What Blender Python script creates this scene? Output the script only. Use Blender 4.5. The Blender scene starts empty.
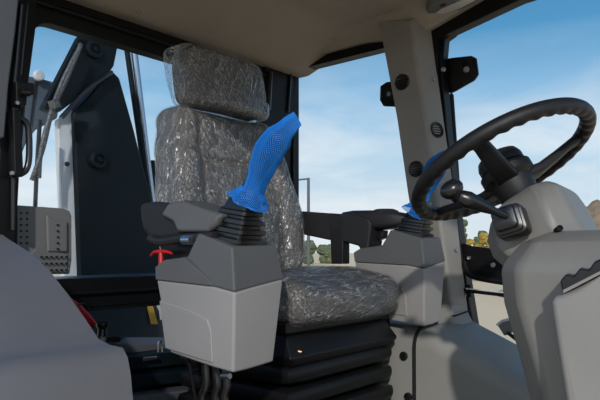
import bpy, bmesh, math, random
from mathutils import Vector, Matrix, noise
random.seed(7)
C = bpy.context.scene.collection
R = math.radians
# ------------------------------------------------------------------ frames
# cab axes: u runs forward, v runs to the driver's left, z is height above the eye of the camera
CZ = 2.1
TH = R(40); CT, ST = math.cos(TH), math.sin(TH)
PT = math.atan(50 / 600)
OX, OY = -.13, 1.2
FU = Vector((CT, -ST, 0)); LV = Vector((ST, CT, 0)); UZ = Vector((0, 0, 1))
def W(u, v, z): return Vector((OX + u*CT + v*ST, OY - u*ST + v*CT, CZ + z))
def toloc(p):
    dx, dy = p.x - OX, p.y - OY
    return (dx*CT - dy*ST, dx*ST + dy*CT, p.z - CZ)
def ray(px, py):
    x = (px - 300)/600; z = (200 - py)/600
    return Vector((x, math.cos(PT) - z*math.sin(PT), math.sin(PT) + z*math.cos(PT)))
EYE = Vector((0, 0, CZ))
def at(px, py, D):
    r = ray(px, py); return EYE + r*(D/r.y)
def onu(px, py, u):
    r = ray(px, py); return EYE + r*((u - toloc(EYE)[0])/r.dot(FU))
def onv(px, py, v):
    r = ray(px, py); return EYE + r*((v - toloc(EYE)[1])/r.dot(LV))
# ------------------------------------------------------------------ materials
def newmat(name):
    m = bpy.data.materials.new(name); m.use_nodes = True
    nt = m.node_tree; return m, nt, nt.nodes['Principled BSDF']
def plastic(name, col, rough=.5, grain=900, bump=.12, var=.06, metal=0, spec=.5, big=6):
    m, nt, b = newmat(name)
    tc = nt.nodes.new('ShaderNodeTexCoord')
    n = nt.nodes.new('ShaderNodeTexNoise'); n.inputs['Scale'].default_value = grain; n.inputs['Detail'].default_value = 2
    n2 = nt.nodes.new('ShaderNodeTexNoise'); n2.inputs['Scale'].default_value = big; n2.inputs['Detail'].default_value = 4
    nt.links.new(tc.outputs['Object'], n.inputs['Vector']); nt.links.new(tc.outputs['Object'], n2.inputs['Vector'])
    r = nt.nodes.new('ShaderNodeValToRGB')
    r.color_ramp.elements[0].position = .3; r.color_ramp.elements[1].position = .7
    r.color_ramp.elements[0].color = [c*(1 - var) for c in col] + [1]
    r.color_ramp.elements[1].color = [min(1, c*(1 + var)) for c in col] + [1]
    nt.links.new(n2.outputs['Fac'], r.inputs['Fac']); nt.links.new(r.outputs['Color'], b.inputs['Base Color'])
    b.inputs['Roughness'].default_value = rough; b.inputs['Metallic'].default_value = metal
    b.inputs['Specular IOR Level'].default_value = spec
    if bump:
        bp = nt.nodes.new('ShaderNodeBump'); bp.inputs['Strength'].default_value = bump; bp.inputs['Distance'].default_value = .002
        nt.links.new(n.outputs['Fac'], bp.inputs['Height']); nt.links.new(bp.outputs['Normal'], b.inputs['Normal'])
    return m
MAT = {}
MAT['ceil'] = plastic('headliner', (.285, .245, .205), .8, 700, .2)
MAT['pillar'] = plastic('pillar_grey', (.215, .203, .185), .6)
MAT['shell'] = plastic('console_light_grey', (.245, .236, .232), .5)
MAT['cover'] = plastic('console_dark_grey', (.085, .086, .088), .55, 500, .3, .06, 0, .3)
MAT['panel'] = plastic('fender_grey', (.125, .124, .131), .5)
MAT['column'] = plastic('column_grey', (.18, .172, .158), .45, 600, .2)
MAT['dash'] = plastic('dash_grey', (.25, .24, .225), .45)
MAT['arch'] = plastic('arch_grey', (.225, .22, .20), .6)
MAT['black'] = plastic('black_paint', (.005, .005, .0055), .45, 300, .05, .06, 0, .2)
MAT['rubber'] = plastic('black_rubber', (.007, .007, .008), .28, 600, .06, .06, 0, .55)
MAT['wheel'] = plastic('wheel_black', (.010, .010, .011), .45, 900, .25, .06, 0, .35)
MAT['arm'] = plastic('armrest_black', (.016, .016, .018), .5, 700, .4, .06, 0, .3)
MAT['susp'] = plastic('bellows_black', (.005, .005, .0055), .42, 400, .08, .06, 0, .25)
MAT['chrome'] = plastic('chrome', (.32, .38, .46), .2, 200, 0, .02, .9)
MAT['steel'] = plastic('zinc_bolt', (.5, .5, .5), .35, 200, .05, .1, 1)
MAT['red'] = plastic('red_plastic', (.42, .008, .01), .35)
MAT['navy'] = plastic('boom_navy', (.0045, .0085, .0115), .5, 60, .04, .2, 0, .12)
MAT['bluegrey'] = plastic('blue_grey_paint', (.09, .115, .145), .4, 60, .04, .1)
MAT['palegrey'] = plastic('pale_sheen', (.58, .60, .61), .35, 60, .04, .1)  # pale colour painted as sheen on the boom side and the latch rod
MAT['perf'] = plastic('grey_trim', (.13, .132, .13), .55)
MAT['hole'] = plastic('hole_black', (.003, .003, .003), .9, 100, 0)
MAT['yellow'] = plastic('yellow_paint', (.62, .38, .05), .5)
MAT['body'] = plastic('body_navy', (.022, .042, .058), .4, 60, .04, .2, 0, .3)
MAT['brass'] = plastic('brass', (.35, .2, .08), .35, 60, 0, .1, 1)
MAT['dark_red'] = plastic('dark_red', (.10, .008, .008), .4)
MAT['white'] = plastic('white_plastic', (.6, .6, .6), .4)
MAT['post'] = plastic('door_post_grey', (.075, .08, .09), .5)
MAT['lens'] = plastic('lamp_lens', (.55, .55, .53), .25, 150, .3)
MAT['braid'] = plastic('braided_hose', (.10, .10, .10), .4, 300, .5, .7, .4, .5, 130)
MAT['dirt'] = plastic('ground_sand', (.97, .70, .43), .95, 3, .3, .03, 0, .1, .35)
MAT['grass'] = plastic('grass', (.20, .25, .07), .95, 6, .6, .3, 0, .1, 2)
MAT['heap'] = plastic('sand_heap', (.27, .19, .12), .95, 5, .8, .3, 0, .1, 3)
MAT['tree'] = plastic('tree_green', (.13, .15, .08), .95, 5, .8, .4, 0, .1, 3)
MAT['bush'] = plastic('bush_yellow', (.42, .28, .06), .95, 9, .8, .4, 0, .1, 5)
MAT['pole'] = plastic('pole_grey', (.10, .11, .12), .6)
# dark woven cloth
m, nt, b = newmat('seat_cloth')
tc = nt.nodes.new('ShaderNodeTexCoord')
n = nt.nodes.new('ShaderNodeTexNoise'); n.inputs['Scale'].default_value = 260; n.inputs['Detail'].default_value = 3
nt.links.new(tc.outputs['Object'], n.inputs['Vector'])
r = nt.nodes.new('ShaderNodeValToRGB'); r.color_ramp.elements[0].color = (.06, .057, .054, 1); r.color_ramp.elements[1].color = (.14, .134, .128, 1)
nt.links.new(n.outputs['Fac'], r.inputs['Fac']); nt.links.new(r.outputs['Color'], b.inputs['Base Color'])
b.inputs['Roughness'].default_value = .9
bp = nt.nodes.new('ShaderNodeBump'); bp.inputs['Strength'].default_value = .3; bp.inputs['Distance'].default_value = .002
nt.links.new(n.outputs['Fac'], bp.inputs['Height']); nt.links.new(bp.outputs['Normal'], b.inputs['Normal'])
MAT['cloth'] = m
# clear crumpled film
def film(name, sc, base, warp, tilt):
    m, nt, b = newmat(name); nt.nodes.remove(b)
    nd, L = nt.nodes, nt.links.new
    out = nd['Material Output']
    tc = nd.new('ShaderNodeTexCoord')
    wn = nd.new('ShaderNodeTexNoise'); wn.inputs['Scale'].default_value = 7; wn.inputs['Detail'].default_value = 3
    L(tc.outputs['Object'], wn.inputs['Vector'])
    add = nd.new('ShaderNodeVectorMath'); add.operation = 'MULTIPLY_ADD'; add.inputs[1].default_value = (warp,)*3
    L(wn.outputs['Color'], add.inputs[0]); L(tc.outputs['Object'], add.inputs[2])
    hs = []
    for k, mul in ((0, 1), (1, 3.1)):
        mp = nd.new('ShaderNodeMapping'); mp.vector_type = 'TEXTURE'; mp.inputs['Scale'].default_value = [1/(q*mul) for q in sc]; mp.inputs['Rotation'].default_value = (0, tilt[k], R(50))
        L(add.outputs['Vector'], mp.inputs['Vector'])
        n1 = nd.new('ShaderNodeTexNoise'); n1.inputs['Scale'].default_value = 1; n1.inputs['Detail'].default_value = 2
        L(mp.outputs['Vector'], n1.inputs['Vector'])
        # sharp creases where the noise crosses its middle value
        s1 = nd.new('ShaderNodeMath'); s1.operation = 'SUBTRACT'; s1.inputs[1].default_value = .5; L(n1.outputs['Fac'], s1.inputs[0])
        s2 = nd.new('ShaderNodeMath'); s2.operation = 'ABSOLUTE'; L(s1.outputs[0], s2.inputs[0])
        s3 = nd.new('ShaderNodeMapRange'); s3.inputs['From Min'].default_value = .10 if k == 0 else .075; s3.inputs['From Max'].default_value = 0; L(s2.outputs[0], s3.inputs['Value'])
        hs.append(s3.outputs[0])
    hm = nd.new('ShaderNodeMath'); hm.operation = 'MULTIPLY_ADD'; hm.inputs[1].default_value = .5; L(hs[1], hm.inputs[0]); L(hs[0], hm.inputs[2])
    bp = nd.new('ShaderNodeBump'); bp.inputs['Strength'].default_value = 1; bp.inputs['Distance'].default_value = .0045
    L(hm.outputs[0], bp.inputs['Height'])
    tr = nd.new('ShaderNodeBsdfTransparent'); tr.inputs['Color'].default_value = (.97, .97, .98, 1)
    gl = nd.new('ShaderNodeBsdfGlossy'); gl.inputs['Roughness'].default_value = .32; gl.inputs['Color'].default_value = (.95, .95, .95, 1)
    L(bp.outputs['Normal'], gl.inputs['Normal'])
    # creases turn milky; the white also paints in their silvery highlights
    cr = nd.new('ShaderNodeMath'); cr.operation = 'MULTIPLY'; L(hs[0], cr.inputs[0]); L(hs[1], cr.inputs[1])
    pw = nd.new('ShaderNodeMath'); pw.operation = 'POWER'; pw.inputs[1].default_value = 1.9; L(cr.outputs[0], pw.inputs[0])
    lw = nd.new('ShaderNodeLayerWeight'); lw.inputs['Blend'].default_value = .22; L(bp.outputs['Normal'], lw.inputs['Normal'])
    ma = nd.new('ShaderNodeMath'); ma.operation = 'MULTIPLY_ADD'; ma.inputs[1].default_value = .5; ma.inputs[2].default_value = base; ma.use_clamp = True
    L(lw.outputs['Fresnel'], ma.inputs[0])
    mx = nd.new('ShaderNodeMixShader'); L(ma.outputs[0], mx.inputs[0]); L(tr.outputs[0], mx.inputs[1]); L(gl.outputs[0], mx.inputs[2])
    df = nd.new('ShaderNodeBsdfDiffuse'); df.inputs['Color'].default_value = (.8, .8, .8, 1)
    mm = nd.new('ShaderNodeMath'); mm.operation = 'MULTIPLY'; mm.inputs[1].default_value = .38; L(pw.outputs[0], mm.inputs[0])
    m2 = nd.new('ShaderNodeMixShader'); L(mm.outputs[0], m2.inputs[0]); L(mx.outputs[0], m2.inputs[1]); L(df.outputs[0], m2.inputs[2])
    L(m2.outputs[0], out.inputs['Surface'])
    return m
MAT['film'] = film('clear_film', (34, 34, 4.5), .07, .05, (.35, -.5))
MAT['film2'] = film('clear_film_cushion', (5, 26, 30), .07, .06, (.1, -.3))
# window glass
m, nt, b = newmat('window_glass'); nt.nodes.remove(b); out = nt.nodes['Material Output']
tr = nt.nodes.new('ShaderNodeBsdfTransparent'); tr.inputs['Color'].default_value = (.95, .97, .98, 1)
gl = nt.nodes.new('ShaderNodeBsdfGlossy'); gl.inputs['Roughness'].default_value = .02
mx = nt.nodes.new('ShaderNodeMixShader'); mx.inputs[0].default_value = .012
nt.links.new(tr.outputs[0], mx.inputs[1]); nt.links.new(gl.outputs[0], mx.inputs[2]); nt.links.new(mx.outputs[0], out.inputs['Surface'])
MAT['glass'] = m
MAT['net'] = plastic('blue_net', (.003, .16, .56), .35, 300, .05, .1)
# ------------------------------------------------------------------ mesh helpers
def NB(): return bmesh.new()
def loft(bm, rings, caps=True, closed=True):
    vs = [[bm.verts.new(p) for p in r] for r in rings]
    n = len(vs[0])
    for a, b in zip(vs, vs[1:]):
        for i in range(n if closed else n - 1):
            j = (i + 1) % n
            bm.faces.new((a[i], a[j], b[j], b[i]))
    if caps and closed:
        bm.faces.new(vs[0]); bm.faces.new(vs[-1])
    return vs
def prism(bm, pts, vec):
    loft(bm, [pts, [p + vec for p in pts]])
def box(bm, u0, u1, v0, v1, z0, z1):
    prism(bm, [W(u0, v0, z0), W(u1, v0, z0), W(u1, v1, z0), W(u0, v1, z0)], UZ*(z1 - z0))
def basis(d):
    d = d.normalized()
    a = d.cross(UZ)
    if a.length < 1e-3: a = d.cross(Vector((1, 0, 0)))
    a.normalize(); return a, d.cross(a).normalized()
def catmull(pts, k=6):
    o = []
    P = [pts[0]] + list(pts) + [pts[-1]]
    for i in range(1, len(P) - 2):
        for t in range(k):
            t /= k
            o.append(.5*((2*P[i]) + (P[i+1] - P[i-1])*t + (2*P[i-1] - 5*P[i] + 4*P[i+1] - P[i+2])*t*t + (3*P[i] - P[i-1] - 3*P[i+1] + P[i+2])*t**3))
    o.append(P[-2]); return o
def tube(bm, pts, r, n=12, smooth=0):
    if smooth:
        if not isinstance(r, (int, float)):
            rr = []
            for a, b in zip(r, r[1:]): rr += [a + (b - a)*t/smooth for t in range(smooth)]
            r = rr + [r[-1]]
        pts = catmull(pts, smooth)
    rings = []
    a = None
    for i, p in enumerate(pts):
        d = (pts[min(i + 1, len(pts) - 1)] - pts[max(i - 1, 0)]).normalized()
        if a is None: a, b = basis(d)
        else:
            a = (a - d*a.dot(d)).normalized(); b = d.cross(a)
        q = r if isinstance(r, (int, float)) else r[i]
        rings.append([p + (a*math.cos(2*math.pi*k/n) + b*math.sin(2*math.pi*k/n))*q for k in range(n)])
    loft(bm, rings)
def lathe(bm, o, axis, prof, n=32, ex=None, ey=None):
    axis = axis.normalized()
    if ex is None: ex, ey = basis(axis)
    loft(bm, [[o + axis*d + (ex*math.cos(2*math.pi*k/n) + ey*math.sin(2*math.pi*k/n))*max(q, 1e-4) for k in range(n)] for d, q in prof])
def rrect(w, h, r, k=5):
    o = []
    for cx, cy, a0 in ((w - r, h - r, 0), (-w + r, h - r, 90), (-w + r, -h + r, 180), (w - r, -h + r, 270)):
        for i in range(k + 1):
            a = R(a0 + 90*i/k); o.append((cx + r*math.cos(a), cy + r*math.sin(a)))
    return o
def frame(bm, P, outer, inner, r, vec):
    # plate with a rounded window: P maps (a, z) to a point, outer/inner = (a0, a1, z0, z1)
    ca, cz = (inner[0] + inner[1])/2, (inner[2] + inner[3])/2
    ri = [(ca + x, cz + y) for x, y in rrect((inner[1] - inner[0])/2, (inner[3] - inner[2])/2, r, 6)]
    ro = []
    q = len(ri)//4
    cor = [(outer[1], outer[3]), (outer[0], outer[3]), (outer[0], outer[2]), (outer[1], outer[2])]
    for i in range(len(ri)): ro.append(cor[i//q])
    vi = [bm.verts.new(P(*p)) for p in ri]; vi2 = [bm.verts.new(P(*p) + vec) for p in ri]
    vc = [bm.verts.new(P(*p)) for p in cor]; vc2 = [bm.verts.new(P(*p) + vec) for p in cor]
    n = len(ri)
    for i in range(n):
        j = (i + 1) % n; a, b = i//q, j//q
        if a == b:
            bm.faces.new((vi[i], vi[j], vc[a])); bm.faces.new((vi2[i], vi2[j], vc2[a]))
        else:
            bm.faces.new((vi[i], vi[j], vc[b], vc[a])); bm.faces.new((vi2[i], vi2[j], vc2[b], vc2[a]))
            bm.faces.new((vc[a], vc[b], vc2[b], vc2[a]))
        bm.faces.new((vi[i], vi[j], vi2[j], vi2[i]))
def rbox(n, hx, hy, hz, r):
    # subdivided rounded box; returns (points, faces) around the origin
    bm = NB()
    bmesh.ops.create_cube(bm, size=2)
    bmesh.ops.subdivide_edges(bm, edges=bm.edges[:], cuts=n, use_grid_fill=True)
    for v in bm.verts:
        p = Vector((v.co.x*hx, v.co.y*hy, v.co.z*hz))
        c = Vector((max(-hx + r, min(hx - r, p.x)), max(-hy + r, min(hy - r, p.y)), max(-hz + r, min(hz - r, p.z))))
        d = p - c
        if d.length > 1e-9:
            v.co = c + d.normalized()*r
        else: v.co = p
    return bm
WORLD = {}
def finish(o, label=None, cat=None, group=None, kind=None):
    if label: o['label'] = label
    if cat: o['category'] = cat
    if group: o['group'] = group
    if kind: o['kind'] = kind
    return o
def thing(name, loc, label, cat, group=None):
    o = bpy.data.objects.new(name, None); C.objects.link(o); o.location = loc; o.empty_display_size = .05
    WORLD[o] = Vector(loc)
    return finish(o, label, cat, group)
def obj(name, bm, mat, parent=None, bevel=0, seg=3, ang=35, label=None, cat=None, group=None, kind=None, origin=None, merge=True):
    if merge: bmesh.ops.remove_doubles(bm, verts=bm.verts[:], dist=1e-5)
    bmesh.ops.recalc_face_normals(bm, faces=bm.faces[:])
    pw = WORLD[parent] if parent else Vector((0, 0, 0))
    if origin is None:
        mn = Vector([min(v.co[i] for v in bm.verts) for i in range(3)]); mx = Vector([max(v.co[i] for v in bm.verts) for i in range(3)])
        origin = (mn + mx)/2
        if not parent: origin.z = mn.z
    for v in bm.verts: v.co -= origin
    me = bpy.data.meshes.new(name); bm.to_mesh(me); bm.free()
    for p in me.polygons: p.use_smooth = True
    me.set_sharp_from_angle(angle=R(ang))
    me.materials.append(MAT[mat])
    o = bpy.data.objects.new(name, me); C.objects.link(o)
    o.location = origin - pw
    if parent: o.parent = parent
    WORLD[o] = origin
    if bevel:
        b = o.modifiers.new('bevel', 'BEVEL'); b.width = bevel; b.segments = seg; b.limit_method = 'ANGLE'; b.angle_limit = R(30)
        b.harden_normals = True
    return finish(o, label, cat, group, kind)
def bolt(parent, p, axis, r, mat='steel', name='bolt', label=None):
    bm = NB(); lathe(bm, p, axis, [(-.002, r), (.003, r), (.005, r*.8), (.005, r*.45), (.002, r*.4)], 6 if name == 'bolt' else 20)
    return obj(name, bm, mat, parent, label=label)
# ------------------------------------------------------------------ cab setting
# ceiling: height field
def sst(a, b, x):
    t = max(0, min(1, (x - a)/(b - a))); return t*t*(3 - 2*t)
def lin(a, b, x): return max(0, min(1, (x - a)/(b - a)))
def ceil_z(u, v):
    z = .752 + .10*lin(-.74, -.45, u) + .06*lin(-.2, .3, u)
    z2 = .752 + .16*lin(0, .14, v + .12)
    side = .783 + .020*lin(-.25, -.40, u) + .085*lin(1.06, .96, v) + .30*max(0, min(.35, u + .13))
    corner = .752 + .25*lin(.0, .22, (u + .80)*.75 + (1.10 - v)*.6)
    return min(z, z2, side, corner)
bm = NB()
us = [-.84 + .025*i for i in range(74)]; vv = [-.16 + .02*i for i in range(66)]
g = [[bm.verts.new(W(u, v, ceil_z(u, v))) for v in vv] for u in us]
for i in range(len(us) - 1):
    for j in range(len(vv) - 1): bm.faces.new((g[i][j], g[i+1][j], g[i+1][j+1], g[i][j+1]))
gt = [[bm.verts.new(W(u, v, .98)) for v in (vv[0], vv[-1])] for u in (us[0], us[-1])]
bm.faces.new((gt[0][0], gt[1][0], gt[1][1], gt[0][1]))
bm.faces.new([r[0] for r in g] + [gt[1][0], gt[0][0]]); bm.faces.new([r[-1] for r in g] + [gt[1][1], gt[0][1]])
bm.faces.new(g[0] + [gt[0][1], gt[0][0]]); bm.faces.new(g[-1] + [gt[1][1], gt[1][0]])
ceiling = obj('ceiling', bm, 'ceil', ang=25, kind='structure')
for px, py, u in ((138, 20, -.72), (333, 52, None)):
    p = onu(px, py, u) if u else onv(px, py, 1.02)
    a, b_, c_ = toloc(p)
    bolt(ceiling, W(a, b_, ceil_z(a, b_)), -UZ, .008, 'steel', 'screw')
# floor
bm = NB(); box(bm, -.84, 1.0, -.16, 1.12, -.80, -.76)
obj('floor', bm, 'rubber', kind='structure')
# rear wall with its big window and a low pane
bm = NB()
frame(bm, lambda a, z: W(-.80, a - (.05*(.62 - z) if a < .3 else 0), z), (-.16, 1.10, -.175, .76), (-.043, .935, -.085, .668), .06, FU*-.05)
wall_rear = obj('wall_rear', bm, 'black', kind='structure', bevel=.004)
bm = NB()
frame(bm, lambda a, z: W(-.80, a, z), (-.14, 1.10, -.80, -.175), (-.06, .93, -.34, -.185), .03, FU*-.05)
obj('wall_rear_lower', bm, 'black', kind='structure')
bm = NB(); box(bm, -.835, -.829, -.10, .945, -.10, .68); obj('window_1', bm, 'glass', kind='structure')
bm = NB(); box(bm, -.835, -.829, -.07, .945, -.35, -.18); obj('window_2', bm, 'glass', kind='structure')
# black strip along the top of the rear window, seal bead
bm = NB(); tube(bm, [W(-.79, -.12, .715), W(-.79, .95, .715)], .008, 10)
tube(bm, [W(-.792, -.05, -.13), W(-.792, .95, -.13)], .006, 10)
obj('trim_1', bm, 'black', kind='structure')
# left wall (far side): side window behind the pillar, rear corner post
bm = NB()
prism(bm, [onu(265, 60, -.79), onu(300, 56, -.79), onu(293, 118, -.79), onu(288, 190, -.79), onu(280, 310, -.79), onu(262, 310, -.79)], FU*-.05)
prism(bm, [W(-.85, 1.10, -.8), W(-.79, 1.10, -.8), W(-.79, 1.10, .80), W(-.85, 1.10, .80)], LV*.04)
corner = obj('corner_post', bm, 'black', bevel=.006, kind='structure')
bm = NB(); tube(bm, [onu(291, 66, -.785), onu(288, 112, -.785)], .006, 8); tube(bm, [onu(270, 72, -.78), onu(268, 110, -.78)], .012, 8)
obj('trim_2', bm, 'rubber', kind='structure')
bm = NB()
frame(bm, lambda a, z: W(a, 1.08, z), (-.84, -.10, -.8, .815), (-.80, -.16, -.20, .768), .02, LV*.05)
obj('wall_left', bm, 'black', kind='structure')
bm = NB(); box(bm, -.79, -.14, 1.10, 1.106, -.22, .78); obj('window_3', bm, 'glass', kind='structure')
# right rear post (near side, far left of the photograph) with grey outer strip
bm = NB()
prism(bm, [onu(-20, -30, -.79), onu(34, -30, -.79), onu(31, 30, -.79), onu(25, 75, -.79), onu(17, 130, -.79), onu(13, 205, -.79), onu(12, 420, -.79), onu(-20, 420, -.79)], FU*.03)
prism(bm, [onu(2, -30, -.76), onu(26, -30, -.76), onu(12, 120, -.76), onu(9, 260, -.76), onu(-10, 260, -.76)], FU*.03)
post = obj('wall_right', bm, 'black', kind='structure', bevel=.004)
bm = NB(); prism(bm, [onu(-14, -20, -.73), onu(15, -20, -.73), onu(9, 35, -.73), onu(3, 80, -.73), onu(-2, 140, -.73), onu(-14, 140, -.73)], FU*.04)
obj('trim_3', bm, 'post', kind='structure', bevel=.006)
bm = NB(); tube(bm, [onu(22, 5, -.72), onu(14, 90, -.72), onu(13, 230, -.72)], .006, 8); tube(bm, [onu(28, 4, -.745), onu(21, 75, -.745)], .004, 8)
obj('trim_4', bm, 'rubber', kind='structure')
# far side door: frame leaning with the pillar, top rail, cross plate, rods
bm = NB()
prism(bm, [onv(428, 0, 1.10), onv(436, 0, 1.10), onv(441, 60, 1.10), onv(447, 130, 1.10), onv(459, 235, 1.10), onv(474, 330, 1.10), onv(455, 330, 1.10), onv(440, 130, 1.10)], LV*.05)
prism(bm, [W(-.12, 1.08, .748), W(.20, 1.08, .815), W(.95, 1.08, .86), W(.95, 1.08, .95), W(-.12, 1.08, .95)], LV*.05)
prism(bm, [W(.86, 1.10, -.4), W(.95, 1.10, -.4), W(.95, 1.10, .8), W(.86, 1.10, .8)], LV*.05)
prism(bm, [onv(437, 22, 1.10), onv(470, 8, 1.10), onv(452, 34, 1.10), onv(445, 39, 1.10), onv(443, 60, 1.10)], LV*.04)
door = obj('door_1', bm, 'black', kind='structure', bevel=.004)
bm = NB(); box(bm, -.12, .90, 1.133, 1.139, -.30, .88); obj('window_4', bm, 'glass', kind='structure')
bm = NB()
prism(bm, [onv(462, 243, 1.11), onv(472, 246, 1.11), onv(496, 249, 1.11), onv(560, 258, 1.11), onv(560, 292, 1.11), onv(497, 284, 1.11), onv(474, 279, 1.11), onv(464, 272, 1.11)], LV*.01)
obj('latch_plate', bm, 'black', door, bevel=.003)
for px, py, rr in ((469, 258, .008), (493, 265, .0095)):
    bolt(door, onv(px, py, 1.105), -LV, rr)
bm = NB(); tube(bm, [onv(464, 262, 1.09), onv(467, 271, 1.08), onv(476, 277, 1.08), onv(510, 283, 1.08), onv(560, 291, 1.08)], .011, 12, 5)
obj('grab_rail', bm, 'black', door)
bm = NB(); tube(bm, [onv(462, 290, 1.08), onv(560, 301, 1.08)], .007, 10); obj('latch_rod', bm, 'black', door)
bm = NB(); tube(bm, [onv(466, 288.6, 1.077), onv(560, 299, 1.077)], .002, 8); obj('cable_and_glint', bm, 'palegrey', door, label='thin pale painted highlight along the rod')  # thin pale strip painted as the highlight of the black rod
bm = NB(); prism(bm, [onv(459, 284, 1.08), onv(470, 285, 1.08), onv(471, 297, 1.08), onv(461, 298, 1.08)], LV*.02); obj('rod_clamp', bm, 'black', door, bevel=.003)
bolt(door, onv(465, 295, 1.076), -LV, .006)
# ------------------------------------------------------------------ pillar with three round vents
pl = [onv(378, 20, 1.0), onv(386, 60, 1.0), onv(397, 119, 1.0), onv(408, 195, 1.0), onv(419, 260, 1.0), onv(430, 322, 1.0)]
pm = [onv(412, 20, 1.0), onv(416, 60, 1.0), onv(426, 119, 1.0), onv(437, 195, 1.0), onv(446, 260, 1.0), onv(455, 322, 1.0)]
pr = [onv(430, 14, 1.085), onv(436, 60, 1.085), onv(444, 119, 1.085), onv(455, 195, 1.085), onv(462, 260, 1.085), onv(469, 316, 1.085)]
# widen above the roof line so the top is tucked in the headliner
rings = []
for a, b_, c_ in zip(pl, pm, pr):
    a2 = a + LV*.07 - FU*.012
    rings.append([a, a + (b_ - a)*.93, b_ + (c_ - b_)*.08, b_ + (c_ - b_)*.9, c_, a2])
pil = thing('cab_pillar', W(-.1, 1.04, -.23), 'leaning grey plastic cab pillar with three round black vents behind the steering wheel', 'pillar')
bm = NB(); loft(bm, rings); obj('pillar_cover', bm, 'pillar', pil, bevel=.006)
# flared foot
bm = NB()
rings = []
for k in range(7):
    t = k/6; e = .045*(1 - math.cos(R(80)*t)); z = -.175 - .075*t
    q0, q1, q2 = onv(426, 300, .992), onv(452, 300, .992), onv(467, 298, 1.085)
    pts = [q0 - FU*e*.6 - LV*e, q1 + FU*e*.5 - LV*e, q1 + (q2 - q1)*.15 + FU*e - LV*e*.4, q2 + FU*e*.8, q0 + LV*.075 - FU*e*.6]
    rings.append([Vector((p.x, p.y, CZ + z)) for p in pts])
loft(bm, rings); obj('pillar_foot', bm, 'arch', pil, bevel=.008)
bm = NB(); tube(bm, [onv(428, 314, .985), onv(455, 316, .985), onv(469, 311, 1.08)], .0025, 8); obj('seam', bm, 'hole', pil)
def vent(p, nrm, r):
    nrm = nrm.normalized(); ex = UZ - nrm*nrm.z; ex.normalize(); ey = nrm.cross(ex)
    bm = NB(); lathe(bm, p, nrm, [(-.004, r), (.003, r), (.005, r*.93), (.004, r*.86), (.0, r*.84), (-.002, r*.5), (-.002, .001)], 36, ex, ey)
    ring = obj('air_vent', bm, 'rubber', pil)
    bm = NB()
    for i in range(-2, 3):
        h = math.sqrt(max(0, (r*.84)**2 - (i*r*.3)**2))
        tube(bm, [p + nrm*.001 + ex*(i*r*.3) - ey*h, p + nrm*.001 + ex*(i*r*.3) + ey*h], .0016, 6)
    obj('louvre', bm, 'hole', ring)
na = (pm[2] - pl[2]).cross(pl[3] - pl[2]).normalized(); na = na if na.dot(LV) < 0 else -na
nb = (pr[2] - pm[2]).cross(pm[3] - pm[2]).normalized(); nb = nb if nb.dot(FU) > 0 else -nb
vent(onv(402, 82, .998), na, .029); vent(onv(416, 169, .998), na, .028)
vent(pm[2] + (pr[2] - pm[2])*.5 + (pm[3] - pm[2])*.15 + nb*.001, nb, .029)
bolt(pil, onv(434, 80, 1.06) - LV*.0, nb, .005, 'steel', 'screw'); bolt(pil, onv(456, 250, 1.05), nb, .005, 'steel', 'screw')
# ------------------------------------------------------------------ wheel arch panel
bm = NB()
def zt(u): return -.232 - .43*max(0, u - .0) + .0
rings = []
for u in [-.045, -.02, .0, .03, .08, .15, .22, .3, .4, .5]:
    z = zt(u)
    ring = [W(u, 1.095, -.755), W(u, 1.095, z - .005), W(u, 1.085, z)]
    for k in range(7):
        a = R(90*k/6); ring.append(W(u, .86 - .06*math.sin(a), z - .005 - .06*(1 - math.cos(a))))
    ring.append(W(u, .79, -.755)); rings.append(ring)
loft(bm, rings)
arch = thing('wheel_arch_panel', W(.1, .95, -.76), 'smooth grey sloping wheel arch panel below the leaning pillar beside the seat', 'interior panel')
obj('arch_cover', bm, 'arch', arch)
bm = NB()
rings = []
for u in [-.79, -.5, -.2, -.06]:
    z = -.235
    ring = [W(u, 1.075, -.755), W(u, 1.075, z), W(u, 1.07, z)]
    for k in range(7):
        a = R(90*k/6); ring.append(W(u, .87 - .06*math.sin(a), z - .06*(1 - math.cos(a))))
    ring.append(W(u, .80, -.755)); rings.append(ring)
loft(bm, rings); sp = obj('side_panel', bm, 'arch', arch)
for px, py in ((403.5, 356), (408, 397)):
    bm = NB(); lathe(bm, onv(px, py, .802), -LV, [(-.004, .013), (.002, .013), (.003, .009), (.001, .008), (.001, .001)], 20)
    obj('screw_cap', bm, 'rubber', arch)
bm = NB(); tube(bm, [W(-.052, .95, -.235)] + [W(-.052, .865 - .062*math.sin(R(15*k)), -.236 - .06*(1 - math.cos(R(15*k)))) for k in range(7)] + [W(-.052, .793, -.75)], .006, 8); obj('seam', bm, 'hole', arch)
# ------------------------------------------------------------------ left foreground fender panel
prof = [(-.785, .058), (-.70, .030), (-.555, -.012), (-.47, -.052), (-.388, -.10), (-.315, -.148), (-.263, -.184), (-.22, -.192), (-.175, -.193), (-.158, -.21), (-.147, -.24), (-.135, -.30), (-.11, -.42), (-.08, -.75), (-.785, -.75)]
bm = NB()
rings = []
cu, czz = -.6, -.4
for dv, ins in ((-.132, .02), (-.134, .008), (-.135, 0), (-.25, .0), (-.36, .002), (-.43, .012), (-.48, .035), (-.505, .07), (-.515, .11)):
    rings.append([W(u + (cu - u)*ins, dv, z + (czz - z)*ins) for u, z in prof])
loft(bm, rings)
lp = obj('fender_panel', bm, 'panel', ang=50, label='large smooth grey plastic panel in the left foreground, cut off by the frame', cat='interior panel')
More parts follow.
